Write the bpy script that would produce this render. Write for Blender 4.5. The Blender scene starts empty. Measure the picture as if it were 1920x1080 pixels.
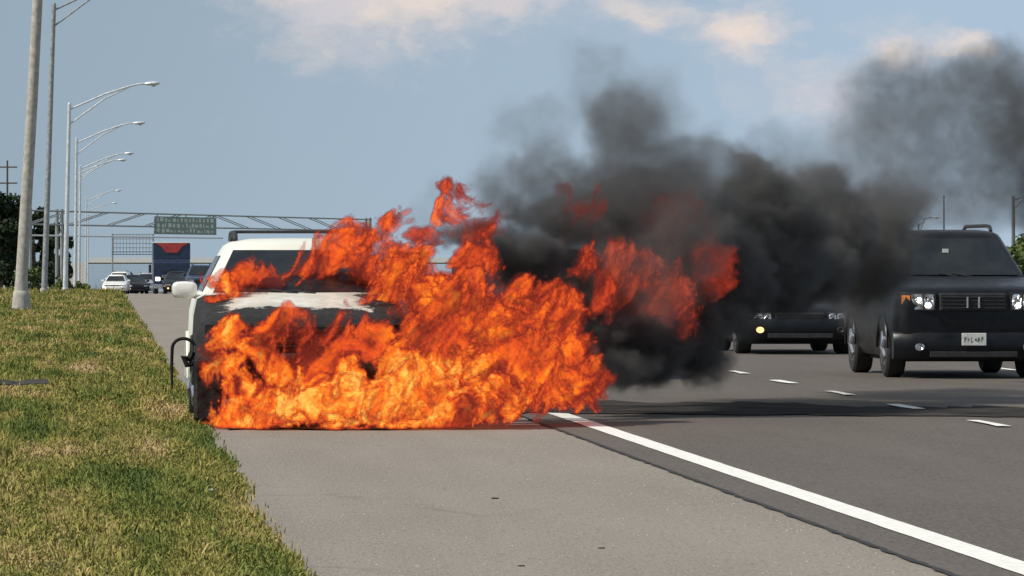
import bpy, math, random, time
import numpy as np
from mathutils import Vector, Matrix

R = math.radians
sc = bpy.context.scene
col = sc.collection
random.seed(7)
rng = np.random.default_rng(7)

# ------------------------------------------------------------------ camera, sky, sun, exposure
EYE = 1.47
cam = bpy.data.objects.new('camera', bpy.data.cameras.new('camera'))
col.objects.link(cam)
sc.camera = cam
cam.location = (0, 0, EYE)
cam.rotation_euler = (R(90), 0, 0)
cam.data.sensor_width = 36
cam.data.lens = 187.5                       # long telephoto: 11 degrees across
cam.data.shift_x = 770 / 1920
cam.data.shift_y = -50 / 1920
cam.data.clip_end = 40000
SUN_AZ = R(253)      # compass-like, from +Y clockwise: the sun stands left of and behind the camera
SUN_EL = R(46)
sun_vec = Vector((math.sin(SUN_AZ) * math.cos(SUN_EL), math.cos(SUN_AZ) * math.cos(SUN_EL), math.sin(SUN_EL)))
sun = bpy.data.objects.new('sun', bpy.data.lights.new('sun', 'SUN'))
col.objects.link(sun)
sun.data.energy = 4.5
sun.data.angle = R(0.5)
sun.data.color = (1.0, 0.95, 0.87)
sun.rotation_euler = sun_vec.to_track_quat('Z', 'Y').to_euler()
sc.view_settings.view_transform = 'Standard'
sc.view_settings.look = 'None'
sc.view_settings.exposure = 0.0
sc.view_settings.gamma = 1.0
sc.cycles.use_denoising = True
sc.cycles.max_bounces = 6
sc.cycles.diffuse_bounces = 2
sc.cycles.glossy_bounces = 3
sc.cycles.transmission_bounces = 4
sc.cycles.volume_bounces = 1
sc.cycles.transparent_max_bounces = 16
sc.cycles.volume_max_steps = 1024
sc.cycles.volume_step_rate = 1.0
sc.cycles.sample_clamp_indirect = 4.0


class NT:
    """small helper over a node tree"""
    def __init__(s, tree):
        s.t = tree

    def n(s, typ, ins=None, **kw):
        n = s.t.nodes.new(typ)
        for k, v in kw.items():
            setattr(n, k, v)
        for k, v in (ins or {}).items():
            i = n.inputs[k]
            if isinstance(v, bpy.types.NodeSocket):
                s.t.links.new(v, i)
            else:
                i.default_value = v
        return n

    def m(s, op, a, b=0.0, c=0.0, clamp=False):
        return s.n('ShaderNodeMath', {0: a, 1: b, 2: c}, operation=op, use_clamp=clamp).outputs[0]

    def v(s, op, a, b=(0, 0, 0)):
        n = s.n('ShaderNodeVectorMath', {0: a, 1: b}, operation=op)
        return n.outputs['Value'] if op in ('DOT_PRODUCT', 'LENGTH') else n.outputs[0]

    def noise(s, vec, scale, detail=2.0, rough=0.5, color=False):
        n = s.n('ShaderNodeTexNoise', {'Vector': vec, 'Scale': scale, 'Detail': detail, 'Roughness': rough}, noise_dimensions='3D')
        return n.outputs['Color' if color else 0]

    def ss(s, x, a, b, lo=0.0, hi=1.0):
        return s.n('ShaderNodeMapRange', {'Value': x, 'From Min': a, 'From Max': b, 'To Min': lo, 'To Max': hi}, interpolation_type='SMOOTHSTEP').outputs[0]

    def lin(s, x, a, b, lo=0.0, hi=1.0):
        return s.n('ShaderNodeMapRange', {'Value': x, 'From Min': a, 'From Max': b, 'To Min': lo, 'To Max': hi}).outputs[0]

    def mix(s, f, a, b):
        n = s.n('ShaderNodeMix', {0: f}, data_type='RGBA')
        for i, v in ((6, a), (7, b)):
            if isinstance(v, bpy.types.NodeSocket):
                s.t.links.new(v, n.inputs[i])
            else:
                n.inputs[i].default_value = tuple(v)[:3] + (1,)
        return n.outputs[2]

    def ramp(s, f, stops):
        n = s.n('ShaderNodeValToRGB', {0: f})
        e = n.color_ramp.elements
        e[0].position, e[0].color = stops[0][0], tuple(stops[0][1]) + (1,)
        e[1].position, e[1].color = stops[-1][0], tuple(stops[-1][1]) + (1,)
        for p, c in stops[1:-1]:
            k = e.new(p)
            k.color = tuple(c) + (1,)
        return n.outputs[0]

    def sep(s, vec):
        return s.n('ShaderNodeSeparateXYZ', {0: vec}).outputs


def make_world():
    w = bpy.data.worlds.new('World')
    sc.world = w
    w.use_nodes = True
    w.node_tree.nodes.clear()
    g = NT(w.node_tree)
    d = g.n('ShaderNodeTexCoord').outputs['Generated']
    x, y, z = g.sep(d)
    lifted = g.v('NORMALIZE', g.n('ShaderNodeCombineXYZ', {0: x, 1: y, 2: g.m('MULTIPLY_ADD', g.m('ABSOLUTE', z), 0.85, 0.15)}).outputs[0])
    sky = g.n('ShaderNodeTexSky', {'Vector': lifted}, sky_type='NISHITA', sun_disc=False, sun_elevation=SUN_EL,
              sun_rotation=SUN_AZ, air_density=1.0, dust_density=1.6, ozone_density=1.2)
    # low fair-weather clouds: ragged banks a few degrees above the horizon all the way round
    dd = g.v('MULTIPLY', d, (1.0, 1.0, 1.7))
    warp = g.v('ADD', dd, g.v('MULTIPLY', g.v('SUBTRACT', g.noise(dd, 75, 4, .6, True), (.5, .5, .5)), (.020, .020, .020)))
    u0 = g.m('DIVIDE', g.sep(warp)[0], g.m('MAXIMUM', y, .2))
    v0 = g.m('DIVIDE', g.sep(warp)[2], 1.7)
    nz = g.noise(warp, 60, 6, .62)
    bank = None
    for (bx, bz, rx, rz, wgt) in ((.050, .0495, .020, .0095, 1.05), (.072, .0490, .020, .0060, .75), (.101, .0460, .014, .0050, .5), (.120, .0430, .0095, .0075, .62),
                                  (.148, .0405, .0110, .0050, .6), (.162, .0405, .0070, .0040, .45), (.133, .031, .016, .009, .4), (.022, .058, .02, .005, .6)):
        u = g.m('DIVIDE', g.m('SUBTRACT', u0, bx), rx)
        v = g.m('DIVIDE', g.m('SUBTRACT', v0, bz), rz)
        f = g.m('MULTIPLY', g.m('SUBTRACT', 1.0, g.m('SQRT', g.m('ADD', g.m('MULTIPLY', u, u), g.m('MULTIPLY', v, v)))), 1.0)
        f = g.m('ADD', f, wgt - 1.0)
        bank = f if bank is None else g.m('MAXIMUM', bank, f)
    field = g.m('MULTIPLY', g.ss(z, .055, .12), g.lin(g.noise(d, 5.0, 3, .5), .42, .62))
    cover = g.m('ADD', g.m('MAXIMUM', g.m('MAXIMUM', bank, -1.2), g.m('SUBTRACT', field, 1.0)), g.m('MULTIPLY', g.m('SUBTRACT', nz, .5), 2.4))
    mask = g.ss(cover, -.75, 1.05)
    tone = g.ss(g.noise(g.v('ADD', warp, (0, 0, .004)), 55, 4, .5), .35, .65)
    cloud = g.mix(tone, (6.4, 6.1, 6.5), (8.6, 7.3, 6.5))
    veil = g.mix(.55, sky.outputs[0], g.mix(g.ss(g.m('ADD', x, g.m('MULTIPLY', g.m('SUBTRACT', g.noise(d, 9.0, 3, .5), .5), .12)), -.06, .17), (3.5, 4.35, 4.85), (5.6, 6.9, 8.3)))
    colr = g.mix(g.m('MULTIPLY', mask, .95), veil, cloud)
    bg = g.n('ShaderNodeBackground', {0: colr, 1: 0.1})
    g.t.links.new(bg.outputs[0], g.n('ShaderNodeOutputWorld').inputs[0])


make_world()


def at(u, v, Y):
    """metres for a spot seen at (u, v) of the 1920 x 1080 photograph and standing Y metres down the road"""
    return ((u - 190) * Y / 1e4, Y, EYE - (v - 490) * Y / 1e4)


# ------------------------------------------------------------------ materials
MATS = {}


def mat(name, base, rough=.6, metal=0.0, var=0.0, scale=8.0, bump=0.0, bscale=60.0, spec=.5, coat=0.0, emit=None, estr=0.0, base2=None, detail=4.0):
    if name in MATS:
        return MATS[name]
    m = bpy.data.materials.new(name)
    m.use_nodes = True
    g = NT(m.node_tree)
    b = m.node_tree.nodes['Principled BSDF']
    b.inputs['Roughness'].default_value = rough
    b.inputs['Metallic'].default_value = metal
    b.inputs['Specular IOR Level'].default_value = spec
    b.inputs['Coat Weight'].default_value = coat
    b.inputs['Coat Roughness'].default_value = .08
    c = g.n('ShaderNodeTexCoord').outputs['Object']
    if var > 0 or base2:
        f = g.ss(g.noise(c, scale, detail, .6), .3, .7)
        lo = tuple(x * (1 - var) for x in base)
        hi = tuple(min(1, x * (1 + var)) for x in (base2 or base))
        g.t.links.new(g.mix(f, lo, hi), b.inputs['Base Color'])
        g.t.links.new(g.lin(f, 0, 1, max(.03, rough - .08), min(1, rough + .08)), b.inputs['Roughness'])
    else:
        b.inputs['Base Color'].default_value = tuple(base) + (1,)
    if bump > 0:
        bn = g.n('ShaderNodeBump', {'Height': g.noise(c, bscale, 3, .6), 'Strength': bump, 'Distance': .01})
        g.t.links.new(bn.outputs[0], b.inputs['Normal'])
    if emit:
        b.inputs['Emission Color'].default_value = tuple(emit) + (1,)
        b.inputs['Emission Strength'].default_value = estr
    MATS[name] = m
    return m


def pavement_mat(name, c0, c1, speck, crack, tar=None):
    m = bpy.data.materials.new(name)
    m.use_nodes = True
    g = NT(m.node_tree)
    b = m.node_tree.nodes['Principled BSDF']
    p = g.n('ShaderNodeTexCoord').outputs['Object']
    long = g.v('MULTIPLY', p, (1, .18, 1))
    big = g.ss(g.noise(long, .9, 4, .6), .3, .7)
    base = g.mix(big, c0, c1)
    wear = g.ss(g.noise(g.v('MULTIPLY', p, (2.2, .05, 1)), 1.0, 3, .5), .42, .7)
    base = g.mix(g.m('MULTIPLY', wear, .25), base, tuple(x * .72 for x in c0))
    fine = g.noise(g.v('MULTIPLY', p, (1, .12, 1)), 70, 3, .8)
    base = g.mix(g.m('MULTIPLY', g.ss(fine, .40, .62), .75), base, speck)
    grit = g.noise(g.v('MULTIPLY', p, (1, .12, 1)), 34, 4, .8)
    base = g.mix(g.m('MULTIPLY', g.ss(grit, .54, .70), .7), base, tuple(x * .45 for x in c0))
    pale = g.noise(g.v('MULTIPLY', p, (1, .15, 1)), 26, 2, .6)
    base = g.mix(g.m('MULTIPLY', g.ss(pale, .66, .74), .5), base, tuple(min(.75, x * 1.7) for x in c1))
    # fine shrinkage cracks
    wv = g.v('ADD', p, g.v('MULTIPLY', g.v('SUBTRACT', g.noise(p, 1.6, 4, .6, True), (.5, .5, .5)), (.5, .9, 0)))
    vor = g.n('ShaderNodeTexVoronoi', {'Vector': g.v('MULTIPLY', wv, (1, .35, 1)), 'Scale': .42}, feature='DISTANCE_TO_EDGE').outputs[0]
    ck = g.m('MULTIPLY', g.ss(vor, .012, .002), g.ss(g.noise(p, .5, 2, .5), .45, .6))
    base = g.mix(g.m('MULTIPLY', ck, crack), base, tuple(x * .28 for x in c0))
    g.t.links.new(base, b.inputs['Base Color'])
    b.inputs['Roughness'].default_value = .82
    b.inputs['Specular IOR Level'].default_value = .35
    bn = g.n('ShaderNodeBump', {'Height': g.m('ADD', fine, g.m('MULTIPLY', grit, .8)), 'Strength': .6, 'Distance': .006})
    g.t.links.new(bn.outputs[0], b.inputs['Normal'])
    return m


M_shoulder = pavement_mat('shoulder_paving', (.180, .154, .123), (.222, .192, .157), (.276, .244, .204), .2)
M_road = pavement_mat('road_asphalt', (.074, .0605, .049), (.096, .080, .066), (.135, .115, .094), .10)
M_line = mat('line_paint', (.74, .72, .66), .6, var=.10, scale=14, bump=.3, bscale=90)
M_seam = mat('seam_tar', (.018, .016, .015), .85, var=.4, scale=20)
M_conc = mat('concrete', (.36, .34, .30), .85, var=.22, scale=6, bump=.3, bscale=40)
M_alu = mat('aluminium', (.62, .64, .65), .45, metal=.35, var=.12, scale=5)
M_galv = mat('galvanised_steel', (.30, .31, .31), .55, metal=.4, var=.25, scale=7)
M_gdark = mat('weathered_steel', (.13, .135, .14), .6, metal=.3, var=.3, scale=5)
M_white = mat('white_paint', (.74, .73, .68), .32, var=.05, scale=3, coat=.5, bump=.05)
M_black = mat('black_paint', (.004, .005, .007), .38, var=.2, scale=4, coat=.0, spec=.3)
M_navy = mat('navy_paint', (.013, .026, .060), .3, var=.2, scale=4, coat=.4)
M_char = mat('charred_metal', (.006, .006, .006), .8, var=.7, scale=9, bump=.9, bscale=16, base2=(.016, .015, .014), spec=.3)
M_plast = mat('black_plastic', (.018, .018, .019), .6, var=.3, scale=12)
M_rub = mat('tyre_rubber', (.016, .016, .016), .85, var=.3, scale=18, bump=.4, bscale=50)
M_chrome = mat('chrome', (.65, .66, .68), .14, metal=1.0, var=.1, scale=30)
M_rim = mat('wheel_alloy', (.42, .43, .45), .3, metal=.9, var=.15, scale=10)
M_amber = mat('amber_lens', (.55, .17, .03), .25, var=.2, scale=30, coat=.6)
M_lamp = mat('lit_headlamp', (.9, .9, .85), .3, emit=(1.0, .93, .80), estr=5.0)
M_lampw = mat('lit_turn_lamp', (.9, .5, .2), .3, emit=(1.0, .50, .18), estr=2.2)
M_sign = mat('sign_green', (.16, .22, .17), .5, var=.25, scale=3)
M_signp = mat('sign_lettering', (.55, .58, .50), .5, var=.1, scale=3)
M_red = mat('red_paint', (.38, .03, .03), .35, var=.2, scale=3, coat=.4)
M_silver = mat('silver_paint', (.45, .46, .47), .3, metal=.4, var=.1, scale=3, coat=.4)
M_bark = mat('bark', (.09, .07, .05), .9, var=.35, scale=6, bump=.6, bscale=14)
M_plate = mat('plate_white', (.62, .62, .58), .5, var=.12, scale=30)
M_plateb = mat('plate_print', (.10, .16, .13), .5, var=.2, scale=30)
M_litter = mat('litter_paper', (.62, .60, .55), .8, var=.2, scale=30)
M_pebble = mat('pebble_stone', (.42, .37, .31), .9, var=.4, scale=30)
M_dirt = mat('dark_debris', (.03, .027, .024), .9, var=.5, scale=25)
M_under = mat('underbody', (.02, .019, .018), .9, var=.4, scale=10)


def glass_mat():
    m = bpy.data.materials.new('tinted_glass')
    m.use_nodes = True
    g = NT(m.node_tree)
    b = m.node_tree.nodes['Principled BSDF']
    c = g.n('ShaderNodeTexCoord').outputs['Object']
    g.t.links.new(g.mix(g.ss(g.noise(c, 3, 3, .5), .3, .7), (.010, .013, .015), (.020, .024, .026)), b.inputs['Base Color'])
    b.inputs['Roughness'].default_value = .12
    b.inputs['Specular IOR Level'].default_value = .3
    return m


M_glass = glass_mat()


def burnt_white():
    """white car paint, scorched to bare char over the nose, the wings and the right-hand side"""
    m = bpy.data.materials.new('scorched_white_paint')
    m.use_nodes = True
    g = NT(m.node_tree)
    b = m.node_tree.nodes['Principled BSDF']
    p = g.n('ShaderNodeTexCoord').outputs['Object']
    x, y, z = g.sep(p)
    n1 = g.m('SUBTRACT', g.noise(g.v('MULTIPLY', p, (1, .8, 1)), 9, 5, .65), .5)
    n2 = g.m('SUBTRACT', g.noise(p, 2.0, 3, .5), .5)
    wob = g.m('ADD', g.m('MULTIPLY', n1, .32), g.m('MULTIPLY', n2, .4))
    nose = g.m('SUBTRACT', .46, y)                                  # burnt in front of this line along the bonnet
    wing = g.m('SUBTRACT', g.m('ABSOLUTE', g.m('ADD', x, .04)), .60)
    wing = g.m('MINIMUM', wing, g.m('SUBTRACT', 1.28, y))
    right = g.m('SUBTRACT', x, .78)
    low = g.m('MINIMUM', g.m('SUBTRACT', .95, z), g.m('SUBTRACT', .85, y))
    s = g.m('MAXIMUM', g.m('MAXIMUM', nose, wing), g.m('MAXIMUM', right, low))
    char = g.ss(g.m('ADD', s, wob), -.03, .03)
    soot = g.m('MULTIPLY', g.ss(g.m('ADD', s, g.m('MULTIPLY', wob, 1.6)), -.32, .05), .45)
    paint = g.mix(soot, (.68, .69, .60), (.20, .17, .13))
    burn = g.mix(g.ss(g.noise(p, 12, 4, .6), .35, .7), (.005, .005, .005), (.018, .017, .016))
    g.t.links.new(g.mix(char, paint, burn), b.inputs['Base Color'])
    g.t.links.new(g.lin(char, 0, 1, .35, .9), b.inputs['Roughness'])
    bn = g.n('ShaderNodeBump', {'Height': g.m('MULTIPLY', g.noise(p, 24, 4, .6), char), 'Strength': .7, 'Distance': .02})
    g.t.links.new(bn.outputs[0], b.inputs['Normal'])
    return m


M_burnt = burnt_white()


# ------------------------------------------------------------------ mesh helpers
class MB:
    def __init__(s):
        s.v, s.f = [], []

    def add(s, vs, fs):
        k = len(s.v)
        s.v += [tuple(p) for p in vs]
        s.f += [tuple(i + k for i in f) for f in fs]
        return s

    def box(s, x0, x1, y0, y1, z0, z1):
        return s.add([(x0, y0, z0), (x1, y0, z0), (x1, y1, z0), (x0, y1, z0), (x0, y0, z1), (x1, y0, z1), (x1, y1, z1), (x0, y1, z1)],
                     [(0, 3, 2, 1), (4, 5, 6, 7), (0, 1, 5, 4), (1, 2, 6, 5), (2, 3, 7, 6), (3, 0, 4, 7)])

    def bbox(s, x0, x1, y0, y1, z0, z1, b=.01):
        """box with chamfered edges (24 corner points)"""
        bm = []
        for i, (x, sx) in enumerate(((x0, 1), (x1, -1))):
            for j, (y, sy) in enumerate(((y0, 1), (y1, -1))):
                for k, (z, sz) in enumerate(((z0, 1), (z1, -1))):
                    bm += [(x, y + sy * b, z + sz * b), (x + sx * b, y, z + sz * b), (x + sx * b, y + sy * b, z)]
        def I(i, j, k, a): return (i * 4 + j * 2 + k) * 3 + a
        f = []
        for i in (0, 1):
            q = [I(i, 0, 0, 0), I(i, 1, 0, 0), I(i, 1, 1, 0), I(i, 0, 1, 0)]
            f.append(q if i else q[::-1])
            q = [I(0, i, 0, 1), I(1, i, 0, 1), I(1, i, 1, 1), I(0, i, 1, 1)]
            f.append(q[::-1] if i else q)
            q = [I(0, 0, i, 2), I(1, 0, i, 2), I(1, 1, i, 2), I(0, 1, i, 2)]
            f.append(q if i else q[::-1])
        for a in (0, 1):
            for c in (0, 1):
                f.append((I(a, c, 0, 0), I(a, c, 1, 0), I(a, c, 1, 1), I(a, c, 0, 1)))
                f.append((I(a, 0, c, 0), I(a, 1, c, 0), I(a, 1, c, 2), I(a, 0, c, 2)))
                f.append((I(0, a, c, 1), I(1, a, c, 1), I(1, a, c, 2), I(0, a, c, 2)))
        for i in (0, 1):
            for j in (0, 1):
                for k in (0, 1):
                    f.append((I(i, j, k, 0), I(i, j, k, 1), I(i, j, k, 2)))
        return s.add(bm, f)

    def tube(s, pts, rad, n=8, cap=True):
        pts = [Vector(p) for p in pts]
        if not isinstance(rad, (list, tuple)):
            rad = [rad] * len(pts)
        rings = []
        up = None
        for i, p in enumerate(pts):
            d = (pts[min(i + 1, len(pts) - 1)] - pts[max(i - 1, 0)]).normalized()
            if up is None:
                up = d.orthogonal().normalized()
            a = (up - d * up.dot(d)).normalized()
            b = d.cross(a)
            up = a
            rings.append([p + (a * math.cos(2 * math.pi * k / n) + b * math.sin(2 * math.pi * k / n)) * rad[i] for k in range(n)])
        return s.loft(rings, cap)

    def loft(s, rings, cap=True):
        n = len(rings[0])
        vs = [p for r in rings for p in r]
        fs = []
        for i in range(len(rings) - 1):
            for k in range(n):
                a, b = i * n + k, i * n + (k + 1) % n
                fs.append((a, b, b + n, a + n))
        if cap:
            fs.append(tuple(range(n))[::-1])
            fs.append(tuple(range((len(rings) - 1) * n, len(rings) * n)))
        return s.add(vs, fs)

    def lathe_x(s, prof, c, n=24):
        """profile of (x, r) turned about an axis along X through c"""
        rings = [[(c[0] + x, c[1] + r * math.cos(2 * math.pi * k / n), c[2] + r * math.sin(2 * math.pi * k / n)) for k in range(n)] for x, r in prof]
        return s.loft(rings)

    def lathe_z(s, prof, c=(0, 0, 0), n=20):
        rings = [[(c[0] + r * math.cos(2 * math.pi * k / n), c[1] + r * math.sin(2 * math.pi * k / n), c[2] + z) for k in range(n)] for z, r in prof]
        return s.loft(rings)

    def grid(s, P):
        nu, nv = len(P), len(P[0])
        return s.add([p for r in P for p in r], [(i * nv + j, i * nv + j + 1, (i + 1) * nv + j + 1, (i + 1) * nv + j) for i in range(nu - 1) for j in range(nv - 1)])

    def patch(s, P, t):
        """a grid of points with thickness t (vector)"""
        t = Vector(t)
        nu, nv = len(P), len(P[0])
        top = [Vector(p) for r in P for p in r]
        bot = [p - t for p in top]
        k = len(top)
        fs = []
        for i in range(nu - 1):
            for j in range(nv - 1):
                a, b, c, d = i * nv + j, i * nv + j + 1, (i + 1) * nv + j + 1, (i + 1) * nv + j
                fs += [(a, b, c, d), (d + k, c + k, b + k, a + k)]
        rim = [j for j in range(nv)] + [i * nv + nv - 1 for i in range(1, nu)] + [(nu - 1) * nv + j for j in range(nv - 2, -1, -1)] + [i * nv for i in range(nu - 2, 0, -1)]
        for a, b in zip(rim, rim[1:] + rim[:1]):
            fs.append((a, a + k, b + k, b))
        return s.add(top + bot, fs)

    def build(s, name, m, parent=None, smooth=False, angle=35):
        me = bpy.data.meshes.new(name)
        me.from_pydata(s.v, [], s.f)
        me.update()
        o = bpy.data.objects.new(name, me)
        col.objects.link(o)
        if m is not None:
            me.materials.append(m)
        if parent is not None:
            o.parent = parent
        import bmesh
        bm = bmesh.new()
        bm.from_mesh(me)
        bmesh.ops.recalc_face_normals(bm, faces=bm.faces)
        if smooth:
            for f in bm.faces:
                f.smooth = True
            lim = R(angle)
            for e in bm.edges:
                if len(e.link_faces) == 2 and e.calc_face_angle(0) > lim:
                    e.smooth = False
        bm.to_mesh(me)
        bm.free()
        return o


def tag(o, label=None, cat=None, group=None, kind=None):
    if label: o['label'] = label
    if cat: o['category'] = cat
    if group: o['group'] = group
    if kind: o['kind'] = kind
    return o


def empty(name, loc, rz=0.0):
    o = bpy.data.objects.new(name, None)
    col.objects.link(o)
    o.location = loc
    o.rotation_euler = (0, 0, rz)
    o.empty_display_size = .3
    return o


def copy_tree(o, parent=None):
    c = o.copy()
    col.objects.link(c)
    c.parent = parent
    for ch in list(o.children):
        copy_tree(ch, c)
    return c


# ------------------------------------------------------------------ the ground
def zg(Y):
    """the road runs level, then falls away beyond a crest"""
    if Y < 225: return 0.0
    if Y < 1500: return -(Y - 225) * .0056 * min(1, (Y - 225) / 60)
    return -(1500 - 225) * .0056


def waves(x, y, seed, base, octv=4):
    r = np.random.default_rng(seed)
    o = np.zeros_like(x, dtype=float)
    a = 1.0
    for k in range(octv):
        for _ in range(4):
            th = r.uniform(0, math.pi * 2)
            f = base * (1.9 ** k) * r.uniform(.7, 1.3)
            o += a * np.sin((x * math.cos(th) + y * math.sin(th)) * f + r.uniform(0, 6.28))
        a *= .55
    return o / 4.0


def ysteps(y0, y1, first=2.0, grow=1.06, mx=120.0):
    ys, s = [y0], first
    while ys[-1] + s < y1:
        ys.append(ys[-1] + s)
        s = min(s * grow, mx)
    return ys + [y1]


def strip(name, x0, x1, ys, off, m, ragged0=0.0, ragged1=0.0, seed=3):
    P = []
    r = random.Random(seed)
    for y in ys:
        a = x0 + (r.uniform(-1, 1) * ragged0 if ragged0 else 0)
        b = x1 + (r.uniform(-1, 1) * ragged1 if ragged1 else 0)
        P.append([(a, y, zg(y) + off), (b, y, zg(y) + off)])
    return MB().grid(P).build(name, m)


M_field = mat('far_grass', (.075, .095, .030), .95, var=.35, scale=.25, base2=(.12, .125, .05))
YS = ysteps(-12, 1600, 4, 1.05, 25)
far = ysteps(1600, 14000, 200, 1.2, 1500)[1:]
g_ = MB().grid([[(x, y, zg(y) - .14) for x in (-9000, -300, -60, -12, 0, 12, 40, 120, 600, 9000)] for y in [-3000, -200] + YS + far])
tag(g_.build('ground', M_field), kind='structure')
M_water = mat('bay_water', (.02, .035, .04), .08, var=.1, scale=.02, bump=.05, bscale=.3)
tag(MB().grid([[(x, y, -6.85) for x in (-7000, -500, 0, 500, 7000)] for y in (1462, 2000, 4000, 13500)]).build('water', M_water), kind='structure')
tag(strip('shoulder', .55, 3.99, YS, 0.0, M_shoulder), kind='structure')
tag(strip('road', 3.99, 19.6, YS, 0.004, M_road), kind='structure')
seam_ys = ysteps(8, 200, .12, 1.004, 1.0)
tag(strip('pavement_seam', 3.955, 3.995, seam_ys, 0.008, M_seam, .012, .008), kind='structure')
tag(strip('edge_line', 4.30, 4.49, ysteps(8, 700, .3, 1.01, 8), 0.009, M_line, .004, .004), kind='structure')
# dark ragged band over the paving, sooty under the fire, running off to the right
def ragged_band(name, front, back, z, m, n=90):
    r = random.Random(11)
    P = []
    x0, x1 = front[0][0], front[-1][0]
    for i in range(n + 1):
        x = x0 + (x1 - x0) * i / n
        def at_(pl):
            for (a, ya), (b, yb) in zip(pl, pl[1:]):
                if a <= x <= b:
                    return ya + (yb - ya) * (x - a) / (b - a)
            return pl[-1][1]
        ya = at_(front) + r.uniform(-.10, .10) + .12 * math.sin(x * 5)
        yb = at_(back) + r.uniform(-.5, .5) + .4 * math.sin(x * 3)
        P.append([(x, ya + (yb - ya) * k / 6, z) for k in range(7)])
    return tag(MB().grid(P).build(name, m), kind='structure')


M_band = mat('dark_band', (.016, .0145, .0135), .95, var=.45, scale=1.2, base2=(.036, .032, .029), spec=.08)
ragged_band('dark_band', [(1.1, 46.45), (2.6, 46.4), (3.4, 48.2), (4.1, 51.4), (6.5, 50.7), (8.6, 50.1), (13.5, 49.6)], [(1.1, 47.4), (2.6, 49), (3.4, 53), (4.1, 57.0), (6.5, 55.0), (8.6, 53.2), (13.5, 52.2)], .0135, M_band)
# broken lane lines
dash_root = []
def lane_x(y): return 7.97 + max(0, y - 47) * .0175 if y < 90 else 8.72
for i in range(46):
    y = 25.0 + 5.52 * i
    x = lane_x(y)
    d = MB().grid([[(x - .065 + .03 * math.sin(i * 3.1 + k), y + t, zg(y + t) + .018), (x + .065, y + t, zg(y + t) + .018)] for k, t in enumerate((0, .6, 1.2, 1.75))])
    tag(d.build('lane_dash', M_line), kind='structure')
for lx in (12.3, 15.9):
    for i in range(14):
        y = 46 + 12.2 * i
        d = MB().grid([[(lx - .06, y + t, .009), (lx + .06, y + t, .009)] for t in (0, 1.5, 3.0)])
        tag(d.build('lane_dash', M_line), kind='structure')

# verge: an uneven bank of turf left of the shoulder
def edge_x(y):
    y = np.asarray(y, dtype=float)
    return .885 + np.clip((y - 30) / 60, 0, 1) * .055 + .035 * np.sin(y * .55) + .02 * np.sin(y * 1.3 + 1) + .012 * np.sin(y * 3.1 + 2)


def verge_z(x, y):
    x = np.asarray(x, dtype=float); y = np.asarray(y, dtype=float)
    h = .035 * waves(x, y, 5, 1.1, 4) + .07 * waves(x * .6, y, 8, .16, 2)
    d = np.clip((edge_x(y) - x) / .5, 0, 1)
    base = np.vectorize(zg)(y) + .012
    return base + (h + .055) * d * np.clip(1.3 - y / 400, .3, 1) + np.clip((-3 - x) * .02, 0, .3)


vy = ysteps(14, 1500, .3, 1.02, 12)
vx = np.concatenate([np.linspace(0, 3, 22), np.linspace(3.4, 14, 16), [20, 32, 60]])
P = []
for y in vy:
    ex = float(edge_x(y))
    xs = ex - vx
    zs = verge_z(xs, np.full_like(xs, y))
    P.append([(float(a), y, float(b)) for a, b in zip(xs, zs)])


def turf_mat():
    m = bpy.data.materials.new('turf')
    m.use_nodes = True
    g = NT(m.node_tree)
    b = m.node_tree.nodes['Principled BSDF']
    p = g.n('ShaderNodeTexCoord').outputs['Object']
    dry = g.ss(g.noise(g.v('MULTIPLY', p, (1, .35, 1)), 1.1, 4, .6), .42, .62)
    c = g.mix(dry, (.050, .066, .016), (.135, .105, .042))
    c = g.mix(g.ss(g.noise(p, 26, 3, .6), .5, .7), c, (.045, .036, .018))
    g.t.links.new(c, b.inputs['Base Color'])
    b.inputs['Roughness'].default_value = .95
    bn = g.n('ShaderNodeBump', {'Height': g.noise(p, 45, 4, .7), 'Strength': 1.0, 'Distance': .03})
    g.t.links.new(bn.outputs[0], b.inputs['Normal'])
    return m


verge = MB().grid(P).build('verge', turf_mat(), smooth=True, angle=80)
tag(verge, kind='structure')


def blade_mat():
    m = bpy.data.materials.new('grass_blades')
    m.use_nodes = True
    g = NT(m.node_tree)
    b = m.node_tree.nodes['Principled BSDF']
    t = g.n('ShaderNodeAttribute', attribute_name='dry').outputs['Fac']
    c = g.ramp(t, [(0.0, (.070, .108, .020)), (.26, (.165, .186, .034)), (.48, (.285, .250, .062)), (.72, (.440, .315, .130)), (1.0, (.56, .41, .23))])
    g.t.links.new(c, b.inputs['Base Color'])
    b.inputs['Roughness'].default_value = .7
    b.inputs['Specular IOR Level'].default_value = .25
    return m


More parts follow.
